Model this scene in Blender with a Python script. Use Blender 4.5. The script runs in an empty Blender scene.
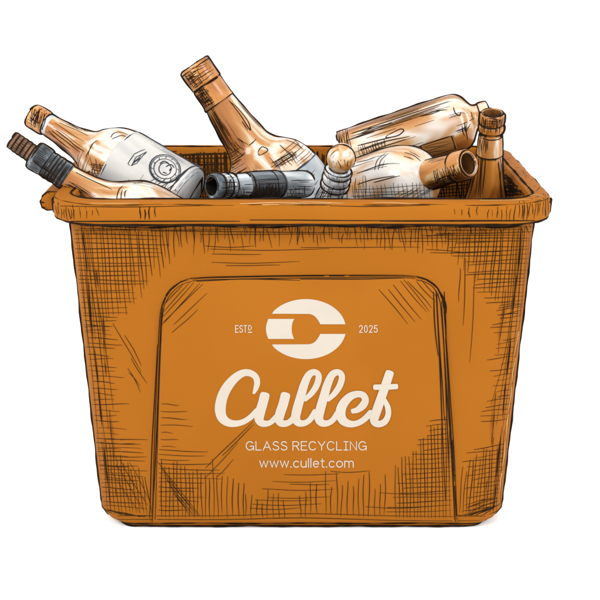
import bpy, bmesh, math, random
from mathutils import Vector, Matrix
from mathutils.bvhtree import BVHTree

random.seed(7)
SC = bpy.context.scene
COL = SC.collection

# ------------------------------------------------------------------ camera
F = 1300.0                       # focal length in pixels of a 600 px frame
PITCH = math.radians(16)
CAM = Vector((-0.0022, -1.43, 0.707))
cam_d = bpy.data.cameras.new('camera')
cam = bpy.data.objects.new('camera', cam_d)
COL.objects.link(cam)
cam_d.sensor_width = 36
cam_d.lens = F / 600 * 36
cam_d.clip_start = 0.05
cam_d.clip_end = 500
cam.location = CAM
cam.rotation_euler = (math.pi / 2 - PITCH, 0, 0)
SC.camera = cam
FWD = Vector((0, math.cos(PITCH), -math.sin(PITCH)))
UP = Vector((0, math.sin(PITCH), math.cos(PITCH)))
RIGHT = Vector((1, 0, 0))


def ray(x, y):
    return (FWD + RIGHT * ((x - 300) / F) + UP * ((300 - y) / F)).normalized()


def W(x, y, Y):
    """world point seen at photo pixel x, y on the upright plane at depth Y"""
    d = ray(x, y)
    return CAM + d * ((Y - CAM.y) / d.y)


# ------------------------------------------------------------------ materials
def new_mat(name):
    m = bpy.data.materials.new(name)
    m.use_nodes = True
    nt = m.node_tree
    return m, nt, nt.nodes['Principled BSDF']


KEY = 0.74                       # every paint and glass a little darker: the table is lit high-key white


def paint(name, stops, rough=0.5, scale=(6, 6, 6), spec=0.3, coat=0.0, detail=3.0, bump=0.0, dist=0.6, trans=0.0):
    """uneven hand-mixed colour: stretched noise through a ramp"""
    m, nt, b = new_mat(name)
    tc = nt.nodes.new('ShaderNodeTexCoord')
    mp = nt.nodes.new('ShaderNodeMapping')
    mp.inputs['Scale'].default_value = scale
    nz = nt.nodes.new('ShaderNodeTexNoise')
    nz.inputs['Scale'].default_value = 1.0
    nz.inputs['Detail'].default_value = detail
    nz.inputs['Distortion'].default_value = dist
    rp = nt.nodes.new('ShaderNodeValToRGB')
    els = rp.color_ramp.elements
    while len(els) > 1:
        els.remove(els[-1])
    K = KEY
    els[0].position = stops[0][0]
    els[0].color = (*[v * K for v in stops[0][1]], 1)
    for p, c in stops[1:]:
        e = els.new(p)
        e.color = (*[v * K for v in c], 1)
    L = nt.links.new
    L(tc.outputs['Object'], mp.inputs['Vector'])
    L(mp.outputs['Vector'], nz.inputs['Vector'])
    L(nz.outputs['Fac'], rp.inputs['Fac'])
    L(rp.outputs['Color'], b.inputs['Base Color'])
    b.inputs['Roughness'].default_value = rough
    b.inputs['Specular IOR Level'].default_value = spec
    b.inputs['Coat Weight'].default_value = coat
    b.inputs['Coat Roughness'].default_value = 0.12
    b.inputs['Transmission Weight'].default_value = trans
    if bump:
        n2 = nt.nodes.new('ShaderNodeTexNoise')
        n2.inputs['Scale'].default_value = 140
        n2.inputs['Detail'].default_value = 4
        bp = nt.nodes.new('ShaderNodeBump')
        bp.inputs['Strength'].default_value = bump
        bp.inputs['Distance'].default_value = 0.001
        L(tc.outputs['Object'], n2.inputs['Vector'])
        L(n2.outputs['Fac'], bp.inputs['Height'])
        L(bp.outputs['Normal'], b.inputs['Normal'])
    return m


ORANGE = paint('orange_plastic', [(0.3, (0.302, 0.0975, 0.0055)), (0.7, (0.330, 0.107, 0.0075))],
               rough=0.65, scale=(7, 7, 7), spec=0.06, bump=0.12)
HANDLE = paint('orange_handle', [(0.3, (0.27, 0.083, 0.005)), (0.7, (0.315, 0.10, 0.0065))],
               rough=0.65, scale=(12, 12, 12), spec=0.06, bump=0.12)
INK = paint('ink', [(0.3, (0.010, 0.006, 0.004)), (0.75, (0.030, 0.016, 0.008))], rough=0.9, scale=(60, 60, 60), spec=0.03)
SOFTINK = paint('brown_ink', [(0.3, (0.040, 0.017, 0.005)), (0.75, (0.085, 0.032, 0.006))], rough=0.9, scale=(60, 60, 60), spec=0.03)
GREYINK = paint('blue_grey_ink', [(0.3, (0.020, 0.024, 0.030)), (0.75, (0.06, 0.07, 0.085))], rough=0.9, scale=(60, 60, 60), spec=0.03)
PALE = paint('painted_highlight', [(0.3, (0.44, 0.22, 0.07)), (0.75, (0.52, 0.32, 0.14))], rough=0.8, scale=(60, 60, 60), spec=0.1)  # colour of the highlights painted on as pale strokes
CREAM = paint('cream_print', [(0.3, (0.485, 0.428, 0.357)), (0.7, (0.51, 0.452, 0.382))], rough=0.7, scale=(20, 20, 20), spec=0.1)

TAN = (0.45, 0.225, 0.078)
TAND = (0.36, 0.135, 0.028)
CRM = (0.58, 0.45, 0.31)
WHT = (0.62, 0.58, 0.53)
AMBER = (0.30, 0.115, 0.022)
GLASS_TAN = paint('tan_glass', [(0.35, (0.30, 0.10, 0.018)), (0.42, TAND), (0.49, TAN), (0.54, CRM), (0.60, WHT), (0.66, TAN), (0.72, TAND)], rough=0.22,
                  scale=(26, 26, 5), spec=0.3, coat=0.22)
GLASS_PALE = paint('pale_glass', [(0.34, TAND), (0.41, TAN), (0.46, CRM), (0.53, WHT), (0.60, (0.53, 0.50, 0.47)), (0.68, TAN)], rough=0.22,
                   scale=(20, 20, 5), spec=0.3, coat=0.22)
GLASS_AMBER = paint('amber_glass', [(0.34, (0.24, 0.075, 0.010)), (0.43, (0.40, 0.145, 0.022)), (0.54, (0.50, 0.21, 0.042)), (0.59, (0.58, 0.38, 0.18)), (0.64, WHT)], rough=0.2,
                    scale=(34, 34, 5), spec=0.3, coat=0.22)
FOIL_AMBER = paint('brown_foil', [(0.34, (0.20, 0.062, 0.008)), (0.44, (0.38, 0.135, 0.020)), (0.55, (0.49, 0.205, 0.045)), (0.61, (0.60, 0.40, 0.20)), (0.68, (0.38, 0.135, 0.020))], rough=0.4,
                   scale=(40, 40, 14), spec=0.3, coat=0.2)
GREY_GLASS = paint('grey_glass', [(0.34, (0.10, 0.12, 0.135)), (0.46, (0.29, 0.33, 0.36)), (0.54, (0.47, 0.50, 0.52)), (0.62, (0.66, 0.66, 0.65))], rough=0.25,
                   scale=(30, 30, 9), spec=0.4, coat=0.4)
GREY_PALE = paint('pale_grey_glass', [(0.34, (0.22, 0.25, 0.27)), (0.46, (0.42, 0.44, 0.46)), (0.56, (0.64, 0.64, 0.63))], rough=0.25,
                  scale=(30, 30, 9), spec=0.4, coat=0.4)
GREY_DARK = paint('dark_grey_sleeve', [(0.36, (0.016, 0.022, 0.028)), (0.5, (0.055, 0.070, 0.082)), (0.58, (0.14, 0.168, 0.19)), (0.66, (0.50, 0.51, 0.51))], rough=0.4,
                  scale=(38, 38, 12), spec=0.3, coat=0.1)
PAPER = paint('white_paper', [(0.32, (0.33, 0.335, 0.335)), (0.5, (0.50, 0.485, 0.46)), (0.66, (0.60, 0.575, 0.54))], rough=0.7,
              scale=(14, 14, 10), spec=0.1)
PAPER_GREY = paint('grey_paper', [(0.32, (0.22, 0.25, 0.27)), (0.5, (0.40, 0.43, 0.45)), (0.66, (0.58, 0.59, 0.60))], rough=0.7,
                   scale=(14, 14, 10), spec=0.1)
PAPER_TAN = paint('tan_paper', [(0.3, (0.30, 0.125, 0.03)), (0.7, (0.40, 0.19, 0.06))], rough=0.7, scale=(20, 20, 10), spec=0.1)
CORK = paint('brown_cork', [(0.3, (0.085, 0.042, 0.024)), (0.5, (0.16, 0.085, 0.05)), (0.7, (0.25, 0.14, 0.085))], rough=0.7,
             scale=(60, 60, 60), spec=0.1)
DARK = paint('dark_hollow', [(0.3, (0.004, 0.004, 0.004)), (0.7, (0.014, 0.012, 0.011))], rough=0.6, scale=(60, 60, 60), spec=0.1)  # shade inside the open mouth, painted into its inner wall
DARK_AMBER = paint('amber_hollow', [(0.3, (0.06, 0.022, 0.006)), (0.7, (0.20, 0.08, 0.02))], rough=0.4, scale=(60, 60, 60), spec=0.2)  # mouth shade put into the colour, amber version
KNOB = paint('tan_knob', [(0.32, TAND), (0.42, TAN), (0.52, (0.54, 0.37, 0.21)), (0.62, WHT)], rough=0.3, scale=(50, 50, 50),
             spec=0.4, coat=0.4)
GROUND = paint('white_table', [(0.3, (1.08, 1.08, 1.08)), (0.7, (1.1, 1.1, 1.1))], rough=0.9, scale=(3, 3, 3), spec=0.05)


# ------------------------------------------------------------------ scene graph helpers
def tag(o, label=None, cat=None, group=None, kind=None):
    if label: o['label'] = label
    if cat: o['category'] = cat
    if group: o['group'] = group
    if kind: o['kind'] = kind
    return o


def link(name, bm, mats, parent=None):
    """bm is in world coordinates; stored in the parent's own space"""
    me = bpy.data.meshes.new(name)
    if parent is not None:
        bm.transform(parent.matrix_world.inverted())
    bm.normal_update()
    for e in bm.edges:
        if len(e.link_faces) == 2:
            e.smooth = e.calc_face_angle(0) < math.radians(38)
    for f in bm.faces:
        f.smooth = True
    bm.to_mesh(me)
    bm.free()
    for m in mats:
        me.materials.append(m)
    o = bpy.data.objects.new(name, me)
    COL.objects.link(o)
    if parent is not None:
        o.parent = parent
    return o


def empty(name, mat4):
    o = bpy.data.objects.new(name, None)
    o.empty_display_size = 0.05
    COL.objects.link(o)
    o.matrix_world = mat4
    bpy.context.view_layer.update()
    return o


def tree(bm):
    bm.normal_update()
    return BVHTree.FromBMesh(bm)


def spline(pts, n=8):
    out = []
    m = len(pts)
    for i in range(m - 1):
        p0, p1, p2, p3 = pts[max(i - 1, 0)], pts[i], pts[i + 1], pts[min(i + 2, m - 1)]
        for k in range(n):
            t = k / n
            out.append(tuple(0.5 * ((2 * b) + (-a + c) * t + (2 * a - 5 * b + 4 * c - d) * t * t + (-a + 3 * b - 3 * c + d) * t ** 3)
                             for a, b, c, d in zip(p0, p1, p2, p3)))
    out.append(tuple(pts[-1]))
    return out


# ------------------------------------------------------------------ ink strokes
def ribbon(bm, pts, nrm, widths, mi, lift=0.0004):
    """a stroke of ink lying on a surface: low ridge following pts"""
    rows = []
    n = len(pts)
    for i in range(n):
        t = (pts[min(i + 1, n - 1)] - pts[max(i - 1, 0)])
        if t.length < 1e-9:
            t = Vector((0, 0, 1))
        t.normalize()
        s = t.cross(nrm[i])
        if s.length < 1e-6:
            s = Vector((1, 0, 0))
        s.normalize()
        w = widths[i] * 0.5
        a = bm.verts.new(pts[i] - s * w + nrm[i] * lift)
        b = bm.verts.new(pts[i] + nrm[i] * (lift + min(0.0004, w * 0.5)))
        c = bm.verts.new(pts[i] + s * w + nrm[i] * lift)
        rows.append((a, b, c))
    for p, q in zip(rows, rows[1:]):
        for k in (0, 1):
            f = bm.faces.new((p[k], p[k + 1], q[k + 1], q[k]))
            f.material_index = mi


def tube(bm, pts, rad, mi, closed=False, seg=6, wob=0.25, amp=0.0):
    n = len(pts)
    rings = []
    ph = random.uniform(0, 9)
    acc = 0.0
    for i in range(n):
        a = pts[(i - 1) % n] if closed else pts[max(i - 1, 0)]
        b = pts[(i + 1) % n] if closed else pts[min(i + 1, n - 1)]
        t = (b - a)
        t = t.normalized() if t.length > 1e-9 else Vector((0, 0, 1))
        if i:
            acc += (pts[i] - pts[i - 1]).length
        u = t.orthogonal() if abs(t.z) > 0.9 else t.cross(Vector((0, 0, 1)))
        u.normalize()
        v = t.cross(u)
        k = 1 + wob * (math.sin(acc * 95 + ph) * 0.6 + math.sin(acc * 231 + ph * 2) * 0.4)
        r = rad * k
        if not closed and i in (0, n - 1):
            r *= 0.35
        c = pts[i] + u * amp * math.sin(acc * 60 + ph) + v * amp * math.cos(acc * 47 + ph)
        rings.append([bm.verts.new(c + (u * math.cos(2 * math.pi * j / seg) + v * math.sin(2 * math.pi * j / seg)) * r)
                      for j in range(seg)])
    for i in range(n if closed else n - 1):
        p, q = rings[i], rings[(i + 1) % n]
        for j in range(seg):
            f = bm.faces.new((p[j], p[(j + 1) % seg], q[(j + 1) % seg], q[j]))
            f.material_index = mi
    if not closed:
        for rg in (rings[0], rings[-1]):
            f = bm.faces.new(rg)
            f.material_index = mi


FINE = [1.0, 0.0]                # width factor, share of brown strokes


def stroke(targets, pts, w=0.9, mi=1, wob=0.5, step=4.0, taper=0.75, zmax=9):
    """pts: photo pixels; targets: [(bm, bvh)] - the nearest hit of the sight line carries the ink"""
    if 2 < len(pts) < 12:
        pts = spline(pts, 5)
    P = []
    for (x0, y0), (x1, y1) in zip(pts, pts[1:]):
        d = math.hypot(x1 - x0, y1 - y0)
        k = max(1, int(d / step))
        for i in range(k):
            P.append((x0 + (x1 - x0) * i / k, y0 + (y1 - y0) * i / k))
    P.append(pts[-1])
    tot = len(P)
    p1, p2 = random.uniform(0, 6.3), random.uniform(0, 6.3)
    if mi == 1 and random.random() < FINE[1]:
        mi = 2
    w *= FINE[0]
    run, cur = [], None

    def flush():
        if cur is not None and len(run) >= 2:
            ribbon(targets[cur][0], [r[0] for r in run], [r[1] for r in run], [r[2] for r in run], mi)
    for i, (x, y) in enumerate(P):
        t = i / max(1, tot - 1)
        ox = wob * math.sin(p1 + t * 5)
        oy = wob * math.sin(p2 + t * 4.3)
        d = ray(x + ox, y + oy)
        best = None
        for k, (b, bv) in enumerate(targets):
            hit = bv.ray_cast(CAM, d)
            if hit[0] is not None and hit[0].z < zmax and (best is None or hit[3] < best[3]):
                best = (hit[0], hit[1], k, hit[3])
        if best is None:
            flush(); run, cur = [], None
            continue
        n = best[1] if best[1].dot(d) < 0 else -best[1]
        ww = w * (1 - taper + taper * math.sin(math.pi * min(1, max(0, 0.12 + 0.85 * t))) ** 0.7)
        ww *= best[3] / F
        if cur is not None and best[2] != cur:
            flush(); run = []
        cur = best[2]
        run.append((best[0], n, max(ww, 0.0002)))
    flush()


def hatch(targets, a0, a1, b0, b1, n, w=0.8, mi=1, jit=2.0, wob=0.5, skip=0.0, zmax=9):
    """n strokes swept from line a0-a1 to line b0-b1"""
    for i in range(n):
        if random.random() < skip:
            continue
        t = i / max(1, n - 1) + random.uniform(-0.22, 0.22) / max(1, n)
        p = (a0[0] + (b0[0] - a0[0]) * t + random.uniform(-jit, jit) * .4, a0[1] + (b0[1] - a0[1]) * t + random.uniform(-jit, jit) * .4)
        q = (a1[0] + (b1[0] - a1[0]) * t + random.uniform(-jit, jit) * .4, a1[1] + (b1[1] - a1[1]) * t + random.uniform(-jit, jit) * .4)
        dx, dy = q[0] - p[0], q[1] - p[1]
        L = math.hypot(dx, dy) or 1
        e0, e1 = random.uniform(-jit, jit) / L * 1.5, random.uniform(-jit, jit) / L * 1.5
        p2 = (p[0] + dx * e0, p[1] + dy * e0)
        q2 = (q[0] + dx * e1, q[1] + dy * e1)
        stroke(targets, [p2, q2], w * random.uniform(0.7, 1.25), mi, wob, zmax=zmax)


# ------------------------------------------------------------------ the bin
def rrect(hx, y0, y1, r, z, n=12):
    pts = []
    for cx, cy, a in ((-hx + r, y0 + r, 180), (hx - r, y0 + r, 270), (hx - r, y1 - r, 0), (-hx + r, y1 - r, 90)):
        for i in range(n + 1):
            t = math.radians(a + 90 * i / n)
            pts.append(Vector((cx + r * math.cos(t), cy + r * math.sin(t), z)))
    return pts


def skin(bm, loops, close=False, mi=0):
    rings = [[bm.verts.new(p) for p in lp] for lp in loops]
    m = len(rings)
    for i in range(m if close else m - 1):
        a, b = rings[i], rings[(i + 1) % m]
        k = len(a)
        for j in range(k):
            f = bm.faces.new((a[j], a[(j + 1) % k], b[(j + 1) % k], b[j]))
            f.material_index = mi
    return rings


bin_root = empty('recycling_bin', Matrix.Translation((0, 0.205, -0.0095)))
tag(bin_root, 'open orange plastic recycling crate with cream lettering, heaped with bottles', 'recycling bin')

BODY = [  # z, hx, y0, y1, r
    (-0.0095, 0.2240, 0.0480, 0.3560, 0.022),
    (-0.0080, 0.2270, 0.0455, 0.3590, 0.024),
    (-0.0030, 0.2345, 0.0425, 0.3640, 0.026),
    (0.0005, 0.2435, 0.0405, 0.3670, 0.031),
    (0.0090, 0.2515, 0.0390, 0.3715, 0.038),
    (0.392, 0.2735, 0.0170, 0.3930, 0.054),
    (0.392, 0.2690, 0.0215, 0.3885, 0.050),
    (0.006, 0.2465, 0.0430, 0.3660, 0.036),
]
TOPZ = 0.41
body = bmesh.new()
bl = [rrect(hx, y0, y1, r, z) for z, hx, y0, y1, r in BODY]
rg = skin(body, bl)
body.faces.new(list(reversed(rg[0])))
body.faces.new(rg[-1])
body_bvh = tree(body)

RIM = [(0.016, 0.3860), (0.003, 0.3845), (0.0005, 0.3865), (0, 0.390), (0, 0.402), (0.002, 0.4075), (0.006, 0.410),
       (0.021, 0.410), (0.0255, 0.4085), (0.027, 0.404), (0.0275, 0.366), (0.0225, 0.366), (0.020, 0.386)]
rim = bmesh.new()
rl = [rrect(0.290 - d, 0.0 + d, 0.41 - d, 0.064 - d, z) for d, z in RIM]
skin(rim, rl, close=True)
rim_bvh = tree(rim)

# raised arched panel on the front wall, traced on the wall it sits on
PANEL = [(152.5, 522), (154.5, 470), (157, 400), (159.5, 335), (161.5, 310), (165, 299), (171, 290), (180, 282.5), (192, 278.2), (212, 277),
         (260, 276.3), (300, 276), (350, 276), (400, 276), (416, 277), (428, 280.5), (437, 288), (442, 299), (444, 312), (447, 350),
         (450, 400), (453, 450), (456, 522)]


def on(bvh, x, y):
    h = bvh.ray_cast(CAM, ray(x, y))
    return h[0], h[1]


def shrink(poly, d):
    out = []
    n = len(poly)
    for i in range(n):
        a, b, c = poly[i - 1], poly[i], poly[(i + 1) % n]
        t0 = Vector((b[0] - a[0], b[1] - a[1])).normalized()
        t1 = Vector((c[0] - b[0], c[1] - b[1])).normalized()
        n0, n1 = Vector((-t0.y, t0.x)), Vector((-t1.y, t1.x))
        m = (n0 + n1).normalized()
        k = d / max(0.4, m.dot(n0))
        out.append((b[0] + m.x * k, b[1] + m.y * k))
    return out


panel = bmesh.new()
WN = on(body_bvh, 300, 400)[1]
WP = on(body_bvh, 300, 400)[0]


def on_wall(x, y):
    d = ray(x, y)
    return CAM + d * ((WP - CAM).dot(WN) / d.dot(WN))


loops = []
for d, h in ((0, -0.0005), (0.6, 0.0025), (1.8, 0.0040), (3.2, 0.0045)):
    loops.append([on_wall(x, y) + WN * h for x, y in shrink(PANEL, d)])
pr = skin(panel, loops)
bmesh.ops.triangulate(panel, faces=[panel.faces.new(pr[-1])])
bmesh.ops.recalc_face_normals(panel, faces=panel.faces)
panel_bvh = tree(panel)
FR = [(body, body_bvh), (panel, panel_bvh)]

# ---- ink on the bin: outlines as drawn lines along its edges
def loop_at(z):
    for a, b in zip(BODY[:6], BODY[1:6]):
        if a[0] <= z <= b[0]:
            t = (z - a[0]) / (b[0] - a[0])
            return [a[k] + (b[k] - a[k]) * t for k in range(1, 5)]


def corner_pt(z, sx, back, ang, out=0.0):
    hx, y0, y1, r = loop_at(z)
    t = math.radians(ang)
    cx = hx - r
    y = (y1 - r + (r + out) * math.sin(t)) if back else (y0 + r - (r + out) * math.sin(t))
    return Vector((sx * (cx + (r + out) * math.cos(t)), y, z))


def dens(lp, step=0.008):
    out = []
    n = len(lp)
    for i in range(n):
        a, b = lp[i], lp[(i + 1) % n]
        k = max(1, int((b - a).length / step))
        for j in range(k):
            out.append(a + (b - a) * j / k)
    return out


for sx in (-1, 1):
    zs = [0.0095 + (0.386 - 0.0095) * i / 46 for i in range(47)]
    tube(body, [corner_pt(z, sx, False, 12) for z in zs], 0.0020, 1, wob=0.35, amp=0.0003)
    tube(body, [corner_pt(z, sx, False, 52, .0003) for z in zs], 0.0007, 1, wob=0.7, amp=0.0008)
    tube(body, [corner_pt(z, sx, False, 70, .0003) for z in zs[3:40]], 0.0005, 2, wob=0.8, amp=0.0016)
    tube(body, [corner_pt(z, sx, True, 40) for z in zs], 0.0012, 1, wob=0.35)
    zs = [-0.0085 + 0.0185 * i / 12 for i in range(13)]
    tube(body, [corner_pt(z, sx, False, 14) for z in zs], 0.0016, 1, wob=0.3)
    # pale painted highlight line beside each corner, left empty
    hatch(FR, (0, 0), (0, 0), (0, 0), (0, 0), 0)
tube(body, dens([p + Vector((0, 0, 0.0004)) for p in bl[1]]), 0.0017, 1, closed=True, wob=0.4, amp=0.0003)
lowseam = [p for p in bl[4]]
tube(body, dens(lowseam), 0.0005, 2, closed=True, wob=0.7, amp=0.0004)
tube(body, dens([p + Vector((0, -.0005, 0)) for p in bl[2]]), 0.0007, 1, closed=True, wob=0.8, amp=0.0006)


tube(rim, dens(rl[1]), 0.0019, 1, closed=True, wob=0.35, amp=0.0004)
tube(rim, dens(rl[5]), 0.0004, 2, closed=True, wob=0.9, amp=0.0005)
crest = dens(rl[4])
k0 = max(range(len(crest)), key=lambda i: (crest[i].y < 0.03, crest[i].x))
crest = crest[k0:] + crest[:k0]
crest = [p for p in crest if p.y > 0.035]
tube(rim, crest, 0.0014, 1, wob=.5, amp=.0003)
for sx in (-1, 1):
    cp = lambda a, z: Vector((sx * (0.226 + 0.064 * math.cos(math.radians(a))), 0.064 - 0.064 * math.sin(math.radians(a)), z))
    tube(rim, [cp(12, .388 + .0018 * i) for i in range(11)], 0.0015, 1, wob=.4)
    tube(rim, [cp(34, .388 + .0018 * i) for i in range(11)], 0.0004, 1, wob=.8, amp=.0006)
tube(rim, dens([p + Vector((0, 0, .0003)) for p in rl[7]]), 0.0012, 1, closed=True, wob=0.5, amp=0.0003)
# the dark line where the wall goes up under the rim
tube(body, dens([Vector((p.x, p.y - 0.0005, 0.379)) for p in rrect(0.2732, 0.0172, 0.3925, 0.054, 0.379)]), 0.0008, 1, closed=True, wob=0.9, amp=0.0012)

# ---- hatching on the front
def edgeL(y):  # left silhouette of the wall in the photo
    return 68 + (y - 224) * (100 - 68) / 281.0


def edgeR(y):
    return 537 - (y - 224) * (537 - 505) / 281.0


# outline strokes of the arched panel
for off, w in ((0, 1.7), (1.6, 0.9), (-1.2, 0.7)):
    pl = shrink(PANEL, 0.6 + off)
    stroke(FR, pl[:9], w, 1, 0.6)
    stroke(FR, pl[8:15], w, 1, 0.5)
    stroke(FR, pl[14:], w * 1.1, 1, 0.7)
stroke(FR, [(149, 518), (151.5, 460), (155, 400), (157, 345)], 1.0, 1, .6)
stroke(FR, [(163, 306), (167, 296), (173, 288), (182, 281)], 3.2, 1, .2)
stroke(FR, [(422, 278), (431, 283), (439, 291)], 2.0, 1, .2)
stroke(FR, [(441, 294), (444.5, 304), (445.5, 314)], 3.4, 1, .2)
for x0, x1, y1 in ((433, 438, 356), (437, 444, 420), (441, 450, 480), (444, 448, 380), (436, 446, 500)):
    stroke(FR, [(x0, 292), ((x0 + x1) / 2, (300 + y1) / 2), (x1, y1)], 1.2, 1, .5)
stroke(FR, [(452, 440), (453, 462), (454, 476)], 3.2, 1, .3)
stroke(FR, [(448, 380), (451.5, 440), (456, 516)], 1.6, 1, .5)
stroke(FR, [(300, 279.5), (340, 279), (405, 278)], 1.0, 1, .4)
stroke(FR, [(196, 281), (240, 279.5), (300, 280)], 1.1, 1, .4)

FINE[:] = [0.74, 0.42]
# top left cross-hatching
for i in range(23):
    x = 79 + i * 4.0 + random.uniform(-1, 1)
    y1 = 348 - i * 4.1 + random.uniform(-8, 8)
    stroke(FR, [(x, 228 + random.uniform(-2, 4)), (x + (y1 - 228) * 0.085, y1)], random.uniform(.7, 1.2))
for i in range(23):
    y = 229 + i * 4.6 + random.uniform(-.8, .8)
    x1 = 170 - i * 2.5 + random.uniform(-8, 8)
    stroke(FR, [(edgeL(y) + 5, y + random.uniform(-1, 1)), (x1, y + random.uniform(0, 2))], random.uniform(.7, 1.2))
for i in range(28):
    y = 326 + i * 5.6 + random.uniform(-1, 1)
    stroke(FR, [(edgeL(y) + random.uniform(3, 8), y), (edgeL(y) + random.uniform(26, 44), y + random.uniform(0, 2))], random.uniform(.6, 1.1))
# left vertical long strokes beside the corner
for k in range(4):
    x = 77 + k * 4
    stroke(FR, [(x, 230), (x + 10 + k, 330), (x + 24, 470 - k * 20)], .9, 1, 1.0)
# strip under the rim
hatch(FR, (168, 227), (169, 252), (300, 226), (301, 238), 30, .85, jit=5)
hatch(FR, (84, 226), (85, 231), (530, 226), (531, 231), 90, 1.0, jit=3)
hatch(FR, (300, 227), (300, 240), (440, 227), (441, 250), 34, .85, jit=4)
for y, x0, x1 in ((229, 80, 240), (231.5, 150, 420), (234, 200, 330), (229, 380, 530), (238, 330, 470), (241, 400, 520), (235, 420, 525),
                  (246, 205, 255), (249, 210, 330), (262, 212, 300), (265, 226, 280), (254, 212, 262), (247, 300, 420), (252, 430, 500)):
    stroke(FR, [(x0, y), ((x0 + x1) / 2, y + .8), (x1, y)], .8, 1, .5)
# top right cross-hatching
for i in range(25):
    x = 531 - i * 3.7 + random.uniform(-1, 1)
    y1 = 322 - i * 3.4 + random.uniform(-8, 8)
    stroke(FR, [(x, 228 + random.uniform(-2, 4)), (x - (y1 - 228) * 0.085, y1)], random.uniform(.7, 1.2))
for i in range(20):
    y = 229 + i * 4.5 + random.uniform(-.8, .8)
    x0 = 440 + i * 3.1 + random.uniform(-8, 8)
    stroke(FR, [(x0, y + random.uniform(0, 2)), (edgeR(y) - 5, y - random.uniform(0, 3))], random.uniform(.7, 1.2))
for i in range(23):
    y = 306 + i * 5.2 + random.uniform(-1, 1)
    stroke(FR, [(edgeR(y) - random.uniform(20, 36), y + 2), (edgeR(y) - random.uniform(4, 8), y - 1)], random.uniform(.6, 1.1))
for k in range(4):
    x = 529 - k * 3.5
    stroke(FR, [(x, 230), (x - 12, 340), (x - 24 - k, 470 - k * 22)], .8, 1, 1.0)
for pts in ([(460, 268), (459, 302)], [(466, 258), (463, 325)], [(475, 274), (470, 362)], [(427, 236), (455, 234)], [(425, 249), (470, 253)]):
    stroke(FR, pts, .9, 1, .5)
# panel corner diagonals
for a, b in (((163, 312), (190, 282)), ((162, 318), (195, 281)), ((162, 325), (200, 283)), ((173, 325), (207, 293)), ((172, 333), (198, 309)),
             ((166, 303), (183, 284)), ((163, 322), (203, 284))):
    stroke(FR, [a, b], .9, 1, .4)
for a, b in (((400, 281), (427, 312)), ((393, 285), (421, 319)), ((388, 289), (415, 322)), ((379, 289), (408, 324)), ((408, 281), (432, 308)),
             ((416, 281), (435, 302)), ((421, 280), (436, 296)), ((404, 280), (430, 311))):
    stroke(FR, [a, b], .9, 1, .4)
# loose slanted strokes
for a, b in (((113, 323), (141, 372)), ((125, 335), (142, 366)), ((128, 368), (141, 392)), ((131, 358), (147, 384)), ((129, 372), (140, 386))):
    stroke(FR, [a, b], .8, 1, .4)
for a, b in (((206, 468), (253, 421)), ((205, 478), (238, 443)), ((217, 477), (234, 459)), ((222, 456), (254, 424))):
    stroke(FR, [a, b], .9, 1, .4)
# bottom left
for i in range(16):
    y = 438 + i * 4.5
    stroke(FR, [(edgeL(y) + 4, y), (148 - random.uniform(0, 16), y + random.uniform(0, 3))], random.uniform(.7, 1.1))
for i in range(13):
    x = 105 + i * 3.6
    stroke(FR, [(x - 3, 440 + i * 3 + random.uniform(-6, 6)), (x + 3, 513)], random.uniform(.7, 1.1))
hatch(FR, (110, 470), (140, 512), (128, 460), (152, 505), 4, .7)
# inside the panel, bottom left
for i in range(7):
    y = 404 + i * 7
    stroke(FR, [(161, y), (182 + random.uniform(-10, 16), y + 1)], random.uniform(.6, 1.0))
for i in range(14):
    y = 450 + i * 4.6
    stroke(FR, [(159, y), (222 - abs(i - 5) * 4 + random.uniform(-22, 6), y + random.uniform(0, 2))], random.uniform(.7, 1.1))
for i in range(15):
    x = 161 + i * 4.0
    stroke(FR, [(x, 470 + random.uniform(-12, 10)), (x + 1, 517)], random.uniform(.7, 1.1))
for i in range(6):
    stroke(FR, [(158 + i * 3, 462 + i * 6), (200 + i * 3 - i * 5, 516)], .7)
# bottom middle
for x0, n, yb in ((222, 5, 480), (246, 8, 490), (300, 4, 484), (326, 12, 476)):
    for i in range(n):
        stroke(FR, [(x0 + i * 5.4, yb + random.uniform(-8, 14)), (x0 + i * 5.4 + random.uniform(-1, 1), 516 + random.uniform(-3, 3))], random.uniform(.7, 1.1))
for y, x0, x1 in ((481, 272, 336), (484, 290, 330), (489, 262, 334), (497, 268, 330), (500, 255, 310), (504, 252, 322), (508, 250, 300), (507, 365, 420),
                  (493, 380, 448), (474, 284, 340), (471, 330, 370)):
    stroke(FR, [(x0, y), ((x0 + x1) / 2, y + 1.0), (x1, y)], .8, 1, .4)
for y, w in ((515.5, 1.0), (519.5, 1.2)):
    stroke(FR, [(118, y), (220, y + 1), (300, y - 1), (400, y + .5), (486, y)], w, 1, 1.0)
# panel, bottom right
for i in range(20):
    y = 420 + i * 4.8
    stroke(FR, [(432 - i * 2.3 + random.uniform(-6, 6), y + 1), (451, y - 1)], random.uniform(.7, 1.1))
for i in range(16):
    x = 395 + i * 3.6
    stroke(FR, [(x, 470 - i * 4.2 + random.uniform(-6, 6)), (x + 1, 518)], random.uniform(.7, 1.1))
# right foot
for i in range(15):
    y = 446 + i * 4.4
    stroke(FR, [(472 - random.uniform(-6, 10), y + 3), (edgeR(y) - 4, y - 2)], random.uniform(.7, 1.1))
for i in range(13):
    x = 460 + i * 3.4
    stroke(FR, [(x + 3, 470 - i * 3 + random.uniform(-8, 8)), (x - 1, 513)], random.uniform(.7, 1.1))
hatch(FR, (470, 512), (500, 500), (462, 506), (492, 496), 5, .8)
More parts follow.
